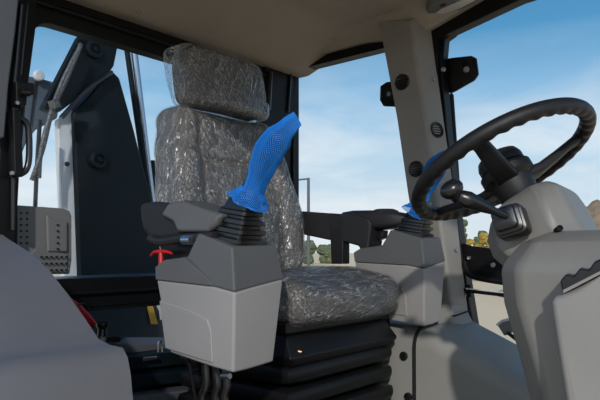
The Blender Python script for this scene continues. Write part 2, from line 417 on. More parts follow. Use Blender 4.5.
# ------------------------------------------------------------------ operator seat
SV = .51
seat = thing('operator_seat', W(-.3, SV, -.76), 'dark grey operator seat wrapped in crumpled clear plastic film between the two consoles', 'seat')
def g2(x, c, w): return math.exp(-((x - c)/w)**2)
def interp(x, xs, ys):
    if x <= xs[0]: return ys[0]
    for a, b_, c_, d in zip(xs, xs[1:], ys, ys[1:]):
        if x <= b_: 
            t = (x - a)/(b_ - a); t = t*t*(3 - 2*t); return c_ + (d - c_)*t
    return ys[-1]
def back_map(p, off, wr):
    # p: x front(+)/back(-) in .065, y lateral +-1, z +-1
    h = (p.z + 1)/2
    w = interp(h, [0, .16, .38, .7, .88, 1], [.205, .25, .278, .252, .226, .211])
    a = p.y
    fr = p.x
    bol = .030*sst(.55, .8, abs(a))*(1 - .3*h)
    seam = -.012*g2(abs(a), .60, .03) - (.014*g2(h, .68, .022) if abs(a) < .6 else 0)
    lum = .018*g2(h, .3, .25)
    front = (bol + seam + lum*(1 - abs(a))) * (1 if fr > 0 else 0)
    q = W(-.515 - .125*h + fr + front, SV + .004 + .026*(1 - h) + a*w, -.075 + .525*h)
    return q
def fold(q, s, amp):
    u, v, z = toloc(q)
    n1 = noise.noise(Vector((v*22*s + 3*noise.noise(Vector((u*4, v*4, z*5))), u*18*s, z*5*s)))
    n2 = noise.noise(Vector((v*50*s, u*40*s, z*11*s + 7)))
    return amp*(1 - abs(n1)*2) + amp*.4*n2
def shell(name, mat, mapper, n, dims, off, amp, s, parent, label=None, keep=None):
    bm = rbox(n, *dims)
    bm.normal_update()
    hx, hy, hz = dims[:3]
    pts = {}
    for v in bm.verts:
        pts[v] = mapper(Vector((v.co.x, v.co.y/hy, v.co.z/hz)), off, 0)
    for v in bm.verts: v.co = pts[v]
    bmesh.ops.recalc_face_normals(bm, faces=bm.faces[:])
    bm.normal_update()
    if off:
        nn = {v: v.normal.copy() for v in bm.verts}
        for v in bm.verts: v.co += nn[v]*(off + max(-off*.7, fold(v.co, s, amp)))
    return obj(name, bm, mat, parent, ang=180 if not off else 60, label=label, merge=False)
br = shell('backrest', 'cloth', back_map, 47, (.062, .25, .262, .045), 0, 0, 1, seat)
shell('plastic_film', 'film', back_map, 95, (.062, .25, .262, .045), .003, .0009, 2.2, br, 'crumpled clear plastic film over the backrest')
def head_map(p, off, wr):
    h = (p.z + 1)/2; a = p.y
    w = .162 + .010*(1 - (2*h - 1)**2)
    fr = p.x + .012*(1 - a*a)*(1 if p.x > 0 else 0) - .03*(h - .5) - .02*a*a
    q = W(-.605 + fr, SV + .012 + a*w, .456 + .196*h)
    if off and a < -.6: q += -LV*.034*((-a - .6)/.4)**1.5*(.2 + .8*h)
    if off and a > .7 and h < .3: q += LV*.02*((a - .7)/.3)
    return q
hr = shell('headrest', 'cloth', head_map, 35, (.055, .17, .092, .03), 0, 0, 1, seat)
shell('plastic_film', 'film', head_map, 79, (.055, .17, .092, .026), .004, .0012, 2.2, hr, 'clear plastic bag over the headrest with a loose corner')
def cush_map(p, off, wr):
    # p.x front, y lateral, z
    f = p.x/.27; a = p.y
    rnd = 1 - .06*sst(.3, 1, f)
    top = (p.z + 1)/2
    zz = -.165 + .095*top + .012*sst(.55, .85, abs(a))*top - .022*sst(.2, 1, f)*top + .010*(1 - a*a)*top*(1 - f*f)
    zz += (-.022)*sst(-.1, 1, f)*(1 - top)
    u = -.312 + p.x*1.02 - .035*a*a*sst(.0, 1, f)
    return W(u, SV + .008 + a*.262*rnd, zz)
cu_ = shell('cushion', 'cloth', cush_map, 41, (.27, .25, .05, .042), 0, 0, 1, seat)
shell('plastic_film', 'film2', cush_map, 95, (.27, .25, .05, .042), .004, .001, 2.2, cu_, 'crumpled clear plastic film over the cushion')
# suspension: pan, slanted front plate and rubber bellows
bm = NB(); prism(bm, [W(-.55, .29, -.20), W(-.10, .27, -.205), W(-.10, .745, -.205), W(-.55, .73, -.20)], UZ*.03); obj('seat_pan', bm, 'susp', seat, bevel=.006)
bm = NB()
loft(bm, [[W(-.12, .29, -.205), W(-.12, .74, -.205), W(-.5, .74, -.205), W(-.5, .29, -.205)], [W(-.085, .27, -.262), W(-.085, .765, -.262), W(-.5, .765, -.262), W(-.5, .27, -.262)], [W(-.10, .29, -.285), W(-.10, .75, -.285), W(-.5, .75, -.285), W(-.5, .29, -.285)]])
obj('suspension_frame', bm, 'susp', seat, bevel=.005)
for i, (z, g_) in enumerate(((-.305, .0), (-.362, .0), (-.420, .012), (-.478, .02), (-.536, .02), (-.594, .02), (-.652, .02))):
    b2 = rbox(7, .21, .245 + g_*.5, .0275, .026)
    for v in b2.verts: v.co = W(-.30 + v.co.x, SV + v.co.y, z + v.co.z)
    obj('bellows_rib', b2, 'susp', seat, ang=60)
bm = NB(); box(bm, -.52, -.08, .26, .76, -.76, -.68); obj('base_plate', bm, 'susp', seat, bevel=.01)
bm = NB(); tube(bm, [W(-.11, .30, -.245), W(-.09, .315, -.250)], .004, 8); obj('pivot_pin', bm, 'brass', seat)
bm = NB(); box(bm, -.47, -.13, .735, .80, -.27, -.20); obj('side_bracket', bm, 'susp', seat, bevel=.01)
# far armrest bracket belongs to the seat
bm = NB()
prism(bm, [onv(300, 211, .82), onv(341, 214, .82), onv(341, 240, .82), onv(328, 240, .82), onv(300, 234, .82)], LV*.05)
ab = obj('armrest_bracket', bm, 'arm', seat, bevel=.008)
bm = NB(); prism(bm, [onv(329, 213, .80), onv(343, 214, .80), onv(343, 264, .80), onv(331, 264, .80)], LV*.04); obj('bracket_strap', bm, 'rubber', seat, bevel=.004)
bm = NB()
prism(bm, [onv(338, 216, .80), onv(350, 213, .80), onv(368, 219, .80), onv(371, 224, .80), onv(368, 249, .80), onv(360, 251, .80), onv(358, 246, .80), onv(343, 242, .80), onv(338, 238, .80)], LV*.085)
obj('bracket_box', bm, 'arm', seat, bevel=.008)
bm = NB()
rings = []
for px, ph, pz, wv in ((346, 9, 221, .03), (356, 10, 220.5, .04), (372, 10, 220.5, .05), (392, 9, 220, .05), (403, 7, 220, .045), (409, 4, 220, .03)):
    c0 = onv(px, pz, .86); hz = ph/600*toloc(c0)[1]*2.0
    hz = ph*2.0/600
    rings.append([c0 + LV*(wv*x) + UZ*(hz*y) for x, y in rrect(1, 1, .55, 4)])
loft(bm, rings)
ap = obj('armrest_pad', bm, 'arm', seat, ang=50)
bm = NB(); lathe(bm, onv(385, 214, .86), UZ, [(-.02, .045), (.0, .048), (.010, .044), (.016, .03), (.018, .001)], 28); obj('armrest_cap', bm, 'arm', ap, ang=50)
bm = NB(); prism(bm, [onv(375, 231, .84), onv(384, 230, .84), onv(383, 238, .84), onv(376, 241, .84)], LV*.03); obj('adjuster_knob', bm, 'rubber', seat, bevel=.005)
# ------------------------------------------------------------------ control consoles
def net_sleeve(parent, path, radii, n, rows):
    # open net: diamonds of plastic cord
    cen = catmull(path, 10)
    m = len(cen)
    def cpos(t):
        x = t*(m - 1); i = min(int(x), m - 2); f = x - i
        return cen[i].lerp(cen[i+1], f), (cen[min(i+1, m-1)] - cen[max(i-1, 0)] if i else cen[1] - cen[0]).normalized()
    xs = [i/(len(radii) - 1) for i in range(len(radii))]
    bm = NB(); grid = []
    ax = None
    for r_ in range(rows + 1):
        t = r_/rows; c_, d = cpos(t)
        if ax is None: ax, bx = basis(d)
        ax = (ax - d*ax.dot(d)).normalized(); bx = d.cross(ax)
        rad = interp(t, xs, [q[0] for q in radii]); fl = interp(t, xs, [q[1] for q in radii])
        ring = []
        for k in range(n):
            a = 2*math.pi*(k + .5*(r_ % 2))/n
            w_ = 1 + .06*math.sin(5*a + t*9) + (.05*math.sin(7*a) if t < .06 else 0)
            ring.append(bm.verts.new(c_ + (ax*math.cos(a)*fl + bx*math.sin(a))*rad*w_))
        grid.append(ring)
    for r_ in range(rows - 1):
        o1 = 0 if r_ % 2 else -1
        for k in range(n):
            bot = grid[r_][k]; topv = grid[r_+2][k]
            l = grid[r_+1][(k + o1) % n]; rr = grid[r_+1][(k + o1 + 1) % n]
            bm.faces.new((bot, rr, topv, l))
    o = obj('protective_sleeve', bm, 'net', parent, label='blue plastic net sleeve pulled over the joystick', merge=False, ang=180)
    w = o.modifiers.new('cords', 'WIREFRAME'); w.thickness = .0023; w.use_even_offset = False; w.use_boundary = True
    # closed folded tip
    return o, cen
def console(dv, dz, name_label, near):
    P = lambda u, v, z: W(u, v + dv, z + dz)
    t = thing('control_console', P(-.12, .07, -.25), name_label, 'control console')
    wd = .147 if near else .135
    # lower shell, tapering downwards
    bm = NB()
    top = [(-.254, .0, -.066), (-.06, -.004, -.074), (.0, .0, -.084), (.002, .05, -.076), (.0, wd, -.062), (-.254, wd, -.060)]
    lo = 0 if near else -.012
    low = [(-.216, .012, -.226), (-.06, .004, -.239), (-.008, .006, -.243), (-.004, .05, -.241), (-.010, wd - .02, -.238), (-.21, wd - .02, -.226)]
    loft(bm, [[P(*p) for p in top], [P(p[0], p[1], p[2] + lo) for p in low]])
    sh = obj('lower_shell', bm, 'shell', t, bevel=.006)
    # raised flank panel with its crease
    bm = NB()
    def side(u, z): 
        k = (z + .07)/-.16
        q = (-u - .06)/.19; return P(u, -.0085 + .004*q + (.008 + .004*q)*k, z)
    fl = [side(-.075, -.142), side(-.10, -.134), side(-.16, -.122), side(-.240, -.112), side(-.224, -.217), side(-.062, -.229), side(-.064, -.165)]
    prism(bm, fl, LV*.012 - LV*.002)
    pr_ = [p - LV*.0025 for p in fl]
    obj('flank_panel', bm, 'shell', sh, bevel=.003)
    # dark upper cover
    bm = NB()
    A = [(-.262, .004, -.036), (-.254, -.001, -.066), (-.06, -.005, -.074), (.001, -.001, -.084), (-.008, .0, .006), (-.120, .006, .036), (-.152, .004, -.014), (-.235, .006, -.022)]
    Bq = [(-.262, wd - .002, -.036), (-.254, wd + .001, -.066), (-.06, wd + .004, -.062), (.001, wd + .001, -.063), (-.008, wd - .012, .010), (-.120, wd - .012, .036), (-.152, wd - .008, -.010), (-.235, wd - .006, -.022)]
    loft(bm, [[P(*p) for p in A], [P(*p) for p in Bq]])
    up = obj('upper_cover', bm, 'cover', t, bevel=.005)
    bm = NB(); 
    loft(bm, [[P(-.150, -.006, -.016), P(-.07, -.0065, -.060), P(-.06, -.0065, -.073), P(-.25, -.005, -.066), P(-.256, -.002, -.038), P(-.22, -.004, -.026)],
              [P(-.152, .010, -.018), P(-.07, .010, -.058), P(-.06, .010, -.073), P(-.25, .010, -.066), P(-.256, .010, -.038), P(-.22, .010, -.026)]])
    obj('flank_cover', bm, 'cover', up, bevel=.002)
    # joystick: grip, boot, net sleeve
    b0 = P(-.076, .068, .021); nrm = (FU*.16 + UZ).normalized()
    e1 = (FU - nrm*FU.dot(nrm)).normalized(); e2 = LV
    tip = P(.106, .068, .262) if near else P(.045, .068, .262)
    g0 = P(-.052, .068, .105)
    grip_path = [b0 + nrm*.02, g0, P(-.02, .068, .145) if near else P(-.03, .068, .155), P(.035, .068, .205) if near else P(.0, .068, .215), P(.075, .068, .237) if near else P(.022, .068, .244)]
    bm = NB(); tube(bm, grip_path, [.010, .013, .016, .021, .014], 16, 5)
    js = obj('joystick', bm, 'rubber', t, ang=60)
    bm = NB()
    rings = []
    steps = [(0, .072, .057), (.008, .071, .056), (.011, .058, .045), (.017, .057, .044), (.020, .064, .050), (.028, .062, .049), (.031, .051, .039), (.037, .050, .038), (.040, .056, .044), (.048, .054, .043), (.051, .043, .033), (.056, .042, .032), (.059, .048, .038), (.066, .046, .037), (.069, .040, .032), (.085, .034, .029), (.108, .026, .023), (.110, .016, .016)]
    if not near: steps = [(h, a*.86, b_*.86) for h, a, b_ in steps]
    for h, a, b_ in steps:
        lean = e1*(h*.22)
        rings.append([b0 + nrm*h + lean + e1*x + e2*y for x, y in rrect(a*.88, b_*.82, min(a, b_)*.2, 4)])
    loft(bm, rings); obj('boot', bm, 'rubber', js, ang=40)
    top_p = tip
    if near:
        pth = [P(-.030, .068, .103), P(-.018, .068, .122), P(-.001, .068, .152), P(.028, .068, .200), P(.062, .068, .233), tip]
    else:
        pth = [P(-.066, .068, .086), P(-.05, .068, .11), P(-.035, .068, .155), P(-.002, .068, .21), P(.022, .068, .242), tip]
    rad = [(.046, 1), (.034, 1), (.0225, 1), (.0215, 1.0), (.027, 1.0), (.031, 1.0), (.030, .9), (.022, .55), (.017, .15)]
    net_sleeve(js, pth, rad, 32, 66)
    return t, P, up
near, P, up = console(0, 0, 'nearer of the two light grey control consoles, its joystick sleeved in blue net', True)
far, P2, up2 = console(.78, .028, 'farther light grey control console, behind the steering wheel rim and beside the pillar', False)
for tt in (near, far): tt['group'] = 'control consoles beside the seat'
# near armrest with back piece and front pad
bm = NB()
prism(bm, [onv(137, 203, .03), onv(150, 201, .03), onv(163, 202, .03), onv(190, 205, .03), onv(186, 238, .03), onv(168, 241, .03), onv(156, 243, .03), onv(147, 239, .03), onv(140, 228, .03)], LV*.10)
aw = obj('armrest', bm, 'arm', near, bevel=.018, seg=4, label='black padded armrest with a grained surface')
bm = NB()
loft(bm, [[onv(159, 215, .012), onv(168, 202, .02), onv(182, 200, .02), onv(203, 209, .02), onv(221, 214, .02), onv(216, 224, .02), onv(207, 232, .012), onv(176, 232, .012), onv(172, 222, .012)],
          [onv(159, 215, .012) + LV*.10, onv(168, 202, .02) + LV*.09, onv(182, 200, .02) + LV*.09, onv(203, 209, .02) + LV*.09, onv(221, 214, .02) + LV*.09, onv(216, 224, .02) + LV*.09, onv(207, 232, .012) + LV*.1, onv(176, 232, .012) + LV*.1, onv(172, 222, .012) + LV*.1]])
obj('armrest_pad', bm, 'cover', aw, bevel=.010, seg=4)
bm = NB(); tube(bm, [onv(150, 238, .02), onv(160, 242, .02), onv(186, 238, .02), onv(215, 236, .02)], .010, 10, 3); obj('armrest_rail', bm, 'arm', aw)
bm = NB(); tube(bm, [onv(200, 215, .12), onv(245, 215, .22)], .022, 12); obj('support_arm', bm, 'arm', near)
bm = NB(); tube(bm, [onv(184, 240, .01), onv(192, 240, .01)], .011, 14); obj('pivot_bolt', bm, 'chrome', near)
bm = NB(); prism(bm, [onv(158, 240, .06), onv(200, 238, .06), onv(200, 262, .06), onv(164, 262, .06)], LV*.05); obj('riser', bm, 'rubber', near)
bm = NB()
tube(bm, [onv(150.5, 256, .03), onv(154, 252.5, .03), onv(161, 251.5, .03), onv(168, 252, .03), onv(172.5, 254, .03)], [.002, .004, .0055, .004, .002], 10, 4)
tube(bm, [onv(161, 252, .03), onv(161.5, 266, .03)], [.006, .007], 12)
obj('release_lever', bm, 'red', near, label='red T-shaped release lever')
# hoses and bracket hanging below the near console
for i, (x0, x1, v_) in enumerate(((205, 203, .05), (214, 217, .07), (224, 226, .06))):
    bm = NB(); tube(bm, [onv(x0, 362, v_), onv((x0 + x1)/2 + 2, 385, v_), onv(x1, 410, v_), W(-.08 + .03*i, v_ + .02, -.55), W(-.06, v_ + .1, -.74)], .009, 10, 5)
    obj('hose', bm, 'rubber', near)
bm = NB(); tube(bm, [onv(188, 355, .06), onv(193, 385, .06), onv(199, 420, .06)], .004, 8, 4); obj('cable_and_glint', bm, 'black', near)
bm = NB(); tube(bm, [onv(222, 376, .03), onv(230, 376, .03)], .006, 8); obj('mounting_bolt', bm, 'steel', near)
# ------------------------------------------------------------------ steering wheel
wc = at(501.5, 165.5, 1.326)
wn = Vector((-.343, .364, .866)).normalized()
e1 = Vector((.93, 0, .368)); e1 = (e1 - wn*e1.dot(wn)).normalized(); e2 = wn.cross(e1)
if e2.z < 0: e2 = -e2
wr = .2
sw = thing('steering_wheel', wc - wn*.08, 'black three-spoke steering wheel with scalloped finger grips', 'steering wheel')
bm = NB()
N = 420
rings = []
for i in range(N):
    th = 2*math.pi*i/N; d = e1*math.cos(th) + e2*math.sin(th)
    ring = []
    for k in range(16):
        a = 2*math.pi*k/16
        under = max(0, -math.sin(a)*.75 - math.cos(a)*.55)
        q = .0172 - .0034*under*(.5 + .5*math.cos(38*th))
        ring.append(bm.verts.new(wc + d*(wr + math.cos(a)*q) + wn*math.sin(a)*q))
    rings.append(ring)
for i in range(N):
    A_, B_ = rings[i], rings[(i + 1) % N]
    for k in range(16): bm.faces.new((A_[k], A_[(k+1) % 16], B_[(k+1) % 16], B_[k]))
obj('rim', bm, 'wheel', sw, ang=180)
hub = wc - wn*.022
for deg in (116, 354, 224):
    d = e1*math.cos(R(deg)) + e2*math.sin(R(deg)); s_ = wn.cross(d)
    rr = []
    for t, hw, ht, dz in ((.03, .026, .012, -.043), (.07, .024, .011, -.040), (.12, .020, .010, -.024), (.17, .017, .009, -.006), (.197, .017, .009, -.002)):
        rr.append([wc + d*t + wn*dz + s_*(hw*x) + wn*(ht*y) for x, y in rrect(1, 1, .5, 3)])
    bm = NB(); loft(bm, rr); obj('spoke', bm, 'wheel', sw, ang=50)
bm = NB(); lathe(bm, hub, wn, [(-.075, .032), (-.06, .042), (-.025, .047), (-.015, .058), (.006, .058), (.010, .050), (.010, .020)], 40); hb = obj('hub', bm, 'wheel', sw)
bm = NB(); lathe(bm, hub, wn, [(.010, .046), (.013, .051), (.030, .051), (.042, .046), (.049, .032), (.052, .001)], 40); obj('horn_cap', bm, 'wheel', sw, ang=40)
# ------------------------------------------------------------------ steering column
col = thing('steering_column', W(.5, .40, -.76), 'grey plastic steering column tower carrying the black steering wheel', 'steering column')
dc = at(527, 196, 1.28)                      # top of the dome, on the wheel axis
ex = (FU - wn*FU.dot(wn)).normalized(); ey = wn.cross(ex)
bm = NB()
rings = []
for d, a, b_, c_, ch in ((.0, .045, .045, .050, .02), (-.010, .065, .062, .072, .025), (-.03, .085, .078, .092, .032), (-.06, .104, .078, .108, .036), (-.095, .108, .076, .113, .038), (-.125, .098, .074, .108, .038), (-.15, .080, .07, .095, .035)):
    # ring in the plane across the axis: a towards the driver, b_ forward, c_ sideways, chamfered corners
    pts = [(b_, -c_ + ch), (b_, c_ - ch), (b_ - ch, c_), (-a + ch, c_), (-a, c_ - ch), (-a, -c_ + ch), (-a + ch, -c_), (b_ - ch, -c_)]
    rings.append([dc + wn*d + ex*x + ey*y for x, y in pts])
loft(bm, rings); dome = obj('upper_shroud', bm, 'column', col, bevel=.012, seg=4)
bm = NB()
rings = []
for z, u0, u1, v0, v1, ch in ((.035, .50, .72, .31, .50, .04), (.012, .455, .75, .27, .55, .04), (-.03, .42, .76, .245, .56, .05), (-.10, .425, .76, .245, .56, .05), (-.20, .45, .76, .25, .55, .05), (-.32, .475, .77, .26, .54, .05), (-.76, .56, .80, .30, .52, .05)):
    pts = [(u1, v0 + ch), (u1, v1 - ch), (u1 - ch, v1), (u0 + ch, v1), (u0, v1 - ch), (u0, v0 + ch), (u0 + ch, v0), (u1 - ch, v0)]
    rings.append([W(x, y, z) for x, y in pts])
loft(bm, rings); obj('lower_shroud', bm, 'column', col, bevel=.014, seg=4)
bm = NB(); lathe(bm, at(560, 228, 1.10), Vector((-.1, -1, .25)), [(-.02, .006), (.0, .006), (.0015, .004), (-.003, .003)], 16); obj('screw_hole', bm, 'hole', col)
# stalk lever with boot on the driver's side of the shroud
ba = at(509, 221, 1.14); bt = ba + Vector((-.046, -.062, .012))
ad = (bt - ba).normalized(); s1 = (UZ - ad*ad.z).normalized(); s2 = ad.cross(s1); s1, s2 = s1*math.cos(.3) + s2*math.sin(.3), s2*math.cos(.3) - s1*math.sin(.3)
bm = NB(); rings = []
for h, q in ((-.03, .030), (.0, .030), (.004, .029), (.006, .024), (.010, .024), (.012, .027), (.016, .026), (.018, .021), (.022, .021), (.024, .022), (.030, .020), (.034, .010)):
    rings.append([ba + ad*h + s1*x + s2*y for x, y in rrect(q, q, q*.4, 4)])
pth = [at(506, 216, 1.11), at(494, 211, 1.10), at(480, 205, 1.095), at(468, 200, 1.09), at(459, 196, 1.09)]
b2 = NB(); tube(b2, pth, [.0065, .0075, .013, .0165, .012], 18, 5)
lv = obj('shift_lever', b2, 'rubber', col, ang=60)
loft(bm, rings); obj('boot', bm, 'rubber', lv, ang=40)
b2 = NB(); lathe(b2, at(456, 196, 1.09), (at(448, 184, 1.085) - at(456, 196, 1.09)), [(-.010, .010), (.0, .012), (.006, .019), (.014, .0225), (.022, .021), (.029, .014), (.032, .001)], 28)
obj('knob', b2, 'rubber', lv, ang=60)
# ------------------------------------------------------------------ dashboard side panel, right foreground
dp = thing('dash_panel', at(600, 420, .95), 'pale grey dashboard side panel with a black clip, at the right edge', 'dashboard panel')
q0 = [at(549, 299, .97), at(574, 288, .945), at(604, 272, .92), at(640, 255, .88), at(700, 235, .83), at(700, 520, .83), at(590, 520, .93), at(568, 420, .945), at(557, 350, .965)]
bm = NB(); prism(bm, q0, Vector((.04, .06, 0))); obj('panel_shell', bm, 'dash', dp, bevel=.012, seg=4)
cl = []
bm = NB()
def dpt(px, py): 
    t = (px - 556)/(640 - 556); return at(px, py, .97 - .09*t - .006)
prism(bm, [dpt(560, 281), dpt(566, 274), dpt(574, 276), dpt(580, 268), dpt(589, 270), dpt(594, 262), dpt(612, 254), dpt(612, 268), dpt(590, 280), dpt(563, 293)], Vector((.03, .06, 0)))
cp = obj('clip', bm, 'rubber', dp, bevel=.003, label='black moulded clip on the panel edge')
bm = NB(); prism(bm, [dpt(563, 290), dpt(612, 265), dpt(612, 268), dpt(564, 293)], Vector((-.002, -.004, 0))); obj('clip_edge', bm, 'dash', cp)
# ------------------------------------------------------------------ small fittings
bk = 'black hinge brackets by the pillar'
h1 = thing('hinge_bracket', onv(458, 90, 1.15), 'larger black hinge bracket with two bolts right of the grey pillar', 'bracket', bk)
bm = NB(); prism(bm, [onv(438, 60, 1.15), onv(452, 57.5, 1.15), onv(471, 55.5, 1.15), onv(476, 58, 1.15), onv(478, 74, 1.15), onv(474, 80, 1.15), onv(453, 92, 1.15), onv(443, 92, 1.15)], LV*.012); obj('plate', bm, 'black', h1, bevel=.004)
bolt(h1, onv(443.5, 69.5, 1.098), -LV, .010); bolt(h1, onv(466.5, 69.5, 1.146), -LV, .012)
h2 = thing('hinge_bracket', onv(386, 108, 1.15), 'smaller black hinge bracket with one bolt, peeking out left of the pillar', 'bracket', bk)
bm = NB(); prism(bm, [onv(398, 80, 1.15), onv(386, 82, 1.15), onv(380, 86, 1.15), onv(379.5, 100, 1.15), onv(383, 106, 1.15), onv(404, 107, 1.15)], LV*.012); obj('plate', bm, 'black', h2, bevel=.004)
bolt(h2, onv(389, 94, 1.146), -LV, .010)
gs = thing('gas_strut', onv(461, 235, 1.165), 'slim black gas strut running down beside the pillar outside the door glass', 'gas strut')
bm = NB(); tube(bm, [onv(451, 95, 1.17), onv(461, 240, 1.17)], .010, 12); obj('cylinder', bm, 'black', gs)
bm = NB(); tube(bm, [onv(449, 66, 1.17), onv(452, 100, 1.17)], .0055, 12); obj('rod', bm, 'chrome', gs)
# ceiling lamp
lz = .803
a0 = toloc(onv(450, 6, .88))
lamp = thing('ceiling_lamp', W(a0[0], .9, .83), 'grey ceiling lamp with a clear lens and a small red switch', 'lamp')
def pz(px, py, z):
    r_ = ray(px, py); return EYE + r_*(z/r_.z)
lq = [(426, 11), (430, 4), (444, -3), (470, -9), (482, -6), (478, 1), (460, 11), (438, 17), (429, 16)]
bm = NB(); prism(bm, [pz(x, y, .826) for x, y in lq], UZ*.06); obj('housing', bm, 'perf', lamp, bevel=.006)
bm = NB(); prism(bm, [pz(x, y, .822) for x, y in [(436, 13.5), (442, 9.5), (462, 1), (476, -4), (475, 1), (460, 9), (441, 15.5)]], UZ*.02); obj('lens', bm, 'lens', lamp, bevel=.003)
bm = NB(); prism(bm, [pz(x, y, .822) for x, y in [(440, 6.5), (442, 5), (446, 4.5), (445, 6.5), (442, 7.5)]], UZ*.02); obj('switch', bm, 'dark_red', lamp, label='small dark red switch')
# door latch and handle on the right rear post
bm = NB(); tube(bm, [onu(12, 122, -.70), onu(20, 119, -.70), onu(27, 124, -.70), onu(29, 135, -.70), onu(29, 158, -.70), onu(26, 170, -.70), onu(19, 174, -.70), onu(11, 174, -.70)], .0085, 12, 5)
hd = obj('door_handle', bm, 'rubber', post, label='black looped door handle')
bm = NB(); prism(bm, [onu(6, 112, -.73), onu(14, 112, -.73), onu(17, 178, -.73), onu(8, 178, -.73)], FU*.04); obj('mount', bm, 'black', hd, bevel=.004)
bolt(hd, onu(12, 173, -.687), FU, .006)
bm = NB(); prism(bm, [onu(8, 84, -.73), onu(27, 86, -.73), onu(27, 97, -.73), onu(20, 98, -.73), onu(19, 108, -.73), onu(9, 108, -.73)], FU*.045)
lt = obj('door_latch', bm, 'black', post, bevel=.004)
bm = NB(); tube(bm, [onu(20, 92, -.67), onu(29, 93, -.67)], .010, 12); obj('latch_pin', bm, 'rubber', lt)
bolt(lt, onu(17, 103, -.682), FU, .006)
# perforated trim panel in the lower corner of the rear window
pf = thing('perforated_panel', onu(42, 270, -.785), 'grey perforated trim panel in the lower left corner of the rear window', 'panel')
bm = NB()
prism(bm, [onu(11, 205, -.79), onu(40, 207, -.79), onu(62, 208.5, -.79), onu(68, 211, -.79), onu(70, 216, -.79), onu(70, 260, -.79), onu(68, 274, -.79), onu(11, 274, -.79)], FU*.012)
obj('plate', bm, 'perf', pf, bevel=.005)
bm = NB()
prism(bm, [onu(45, 214, -.778), onu(50, 218, -.778), onu(66, 221, -.778), onu(66, 252, -.778), onu(46, 252, -.778)], FU*.010)
obj('raised_rib', bm, 'perf', pf, bevel=.006)
bm = NB()
prism(bm, [onu(31, 252, -.778), onu(36, 248, -.778), onu(67, 254, -.778), onu(66, 273, -.778), onu(31, 273, -.778)], FU*.005)
obj('raised_field', bm, 'perf', pf, bevel=.004)
hp = [(x, y) for x in (21, 27) for y in (213, 219, 225, 231, 237, 243)] + [(58, y) for y in (225, 231, 237, 243, 249)] + [(42 + 5*i, y) for i in range(6) for y in (257, 263.5, 270)]
for x, y in hp:
    bm = NB(); lathe(bm, onu(x, y, -.765 if x > 35 else -.777), FU, [(-.006, .0029), (.0012, .0029), (.0012, .001)], 10); obj('perforation', bm, 'hole', pf)
# things on the sill, bottom left
rb = thing('oil_can', onu(90, 330, -.70), 'red container lying behind the left foreground panel', 'container')
bm = NB(); tube(bm, [onu(66, 300, -.74), onu(76, 309, -.74), onu(86, 318, -.74), onu(94, 325, -.74)], [.012, .018, .016, .009], 16, 5); obj('body', bm, 'red', rb)
bm = NB(); tube(bm, [onu(77, 305, -.70), onu(84, 304, -.70), onu(90, 311, -.70)], .003, 8, 4); obj('hose', bm, 'rubber', rb)
cpn = thing('filler_cap', onu(103, 335, -.69), 'small flared black cap beside the red container', 'cap')
bm = NB(); lathe(bm, onu(102, 336, -.69), UZ, [(0, .014), (.02, .012), (.03, .018), (.038, .018), (.038, .006)], 20); obj('cap', bm, 'rubber', cpn)
bm = NB(); prism(bm, [onu(106, 337, -.66), onu(121, 337, -.66), onu(121, 342, -.66), onu(106, 342, -.66)], FU*-.03); obj('black_bracket', bm, 'rubber', bevel=.002, label='small flat black bracket at the foot of the black cap', cat='bracket')
# ledge and steps behind the console, below the rear window
bm = NB(); prism(bm, [onu(115, 343, -.70), onu(125, 337, -.78), onu(172, 337, -.78), onu(172, 345, -.70)], UZ*-.03)
obj('sill_plate', bm, 'post', bevel=.004, label='dark grey sill plate below the rear window left of the near console', cat='sill')
for i, (y0, y1, nm) in enumerate(((352, 366, 'upper'), (372, 384, 'middle'), (392, 402, 'bottom'))):
    bm = NB(); prism(bm, [onu(125, y0 + 6, -.62 + .04*i), onu(205, y0 - 4, -.62 + .04*i), onu(205, y1 - 4, -.62 + .04*i), onu(125, y1 + 6, -.62 + .04*i)], FU*-.08)
    obj('floor_rib', bm, 'navy' if i < 2 else 'post', bevel=.006, label=nm + ' one of three dark ribs on the floor left of the near console', cat='floor rib', group='dark floor ribs behind the console')
bm = NB(); tube(bm, [onu(144, 359, -.60), onu(156, 358, -.60)], .006, 10); obj('pin', bm, 'steel', label='small bright metal pin on the dark floor ribs', cat='pin')
sw_ = thing('shackle', onu(160, 352, -.61), 'small steel shackle standing left of the near console', 'shackle')
bm = NB(); tube(bm, [onu(158, 352, -.61), onu(158, 344, -.61), onu(160, 341, -.61), onu(162, 344, -.61), onu(162, 352, -.61)], .003, 8, 4); obj('bow', bm, 'steel', sw_)
# door stop by the sill
ds = thing('door_stop', onv(508, 335, 1.02), 'dark grey block with a pale edge beside the steering column at the door sill', 'door stop')
bm = NB(); prism(bm, [onv(497, 325, 1.04), onv(502, 321, 1.04), onv(520, 316, 1.04), onv(522, 327, 1.04), onv(504, 336, 1.04)], LV*.03); obj('block', bm, 'perf', ds, bevel=.004)
bm = NB(); tube(bm, [onv(497, 325, 1.037), onv(502, 321, 1.037), onv(521, 316, 1.037)], .004, 8); obj('edge', bm, 'white', ds, label='pale edge strip')
bm = NB(); tube(bm, [onv(508, 333, 1.04), onv(524, 345, 1.0)], .006, 8); obj('strap', bm, 'rubber', ds)
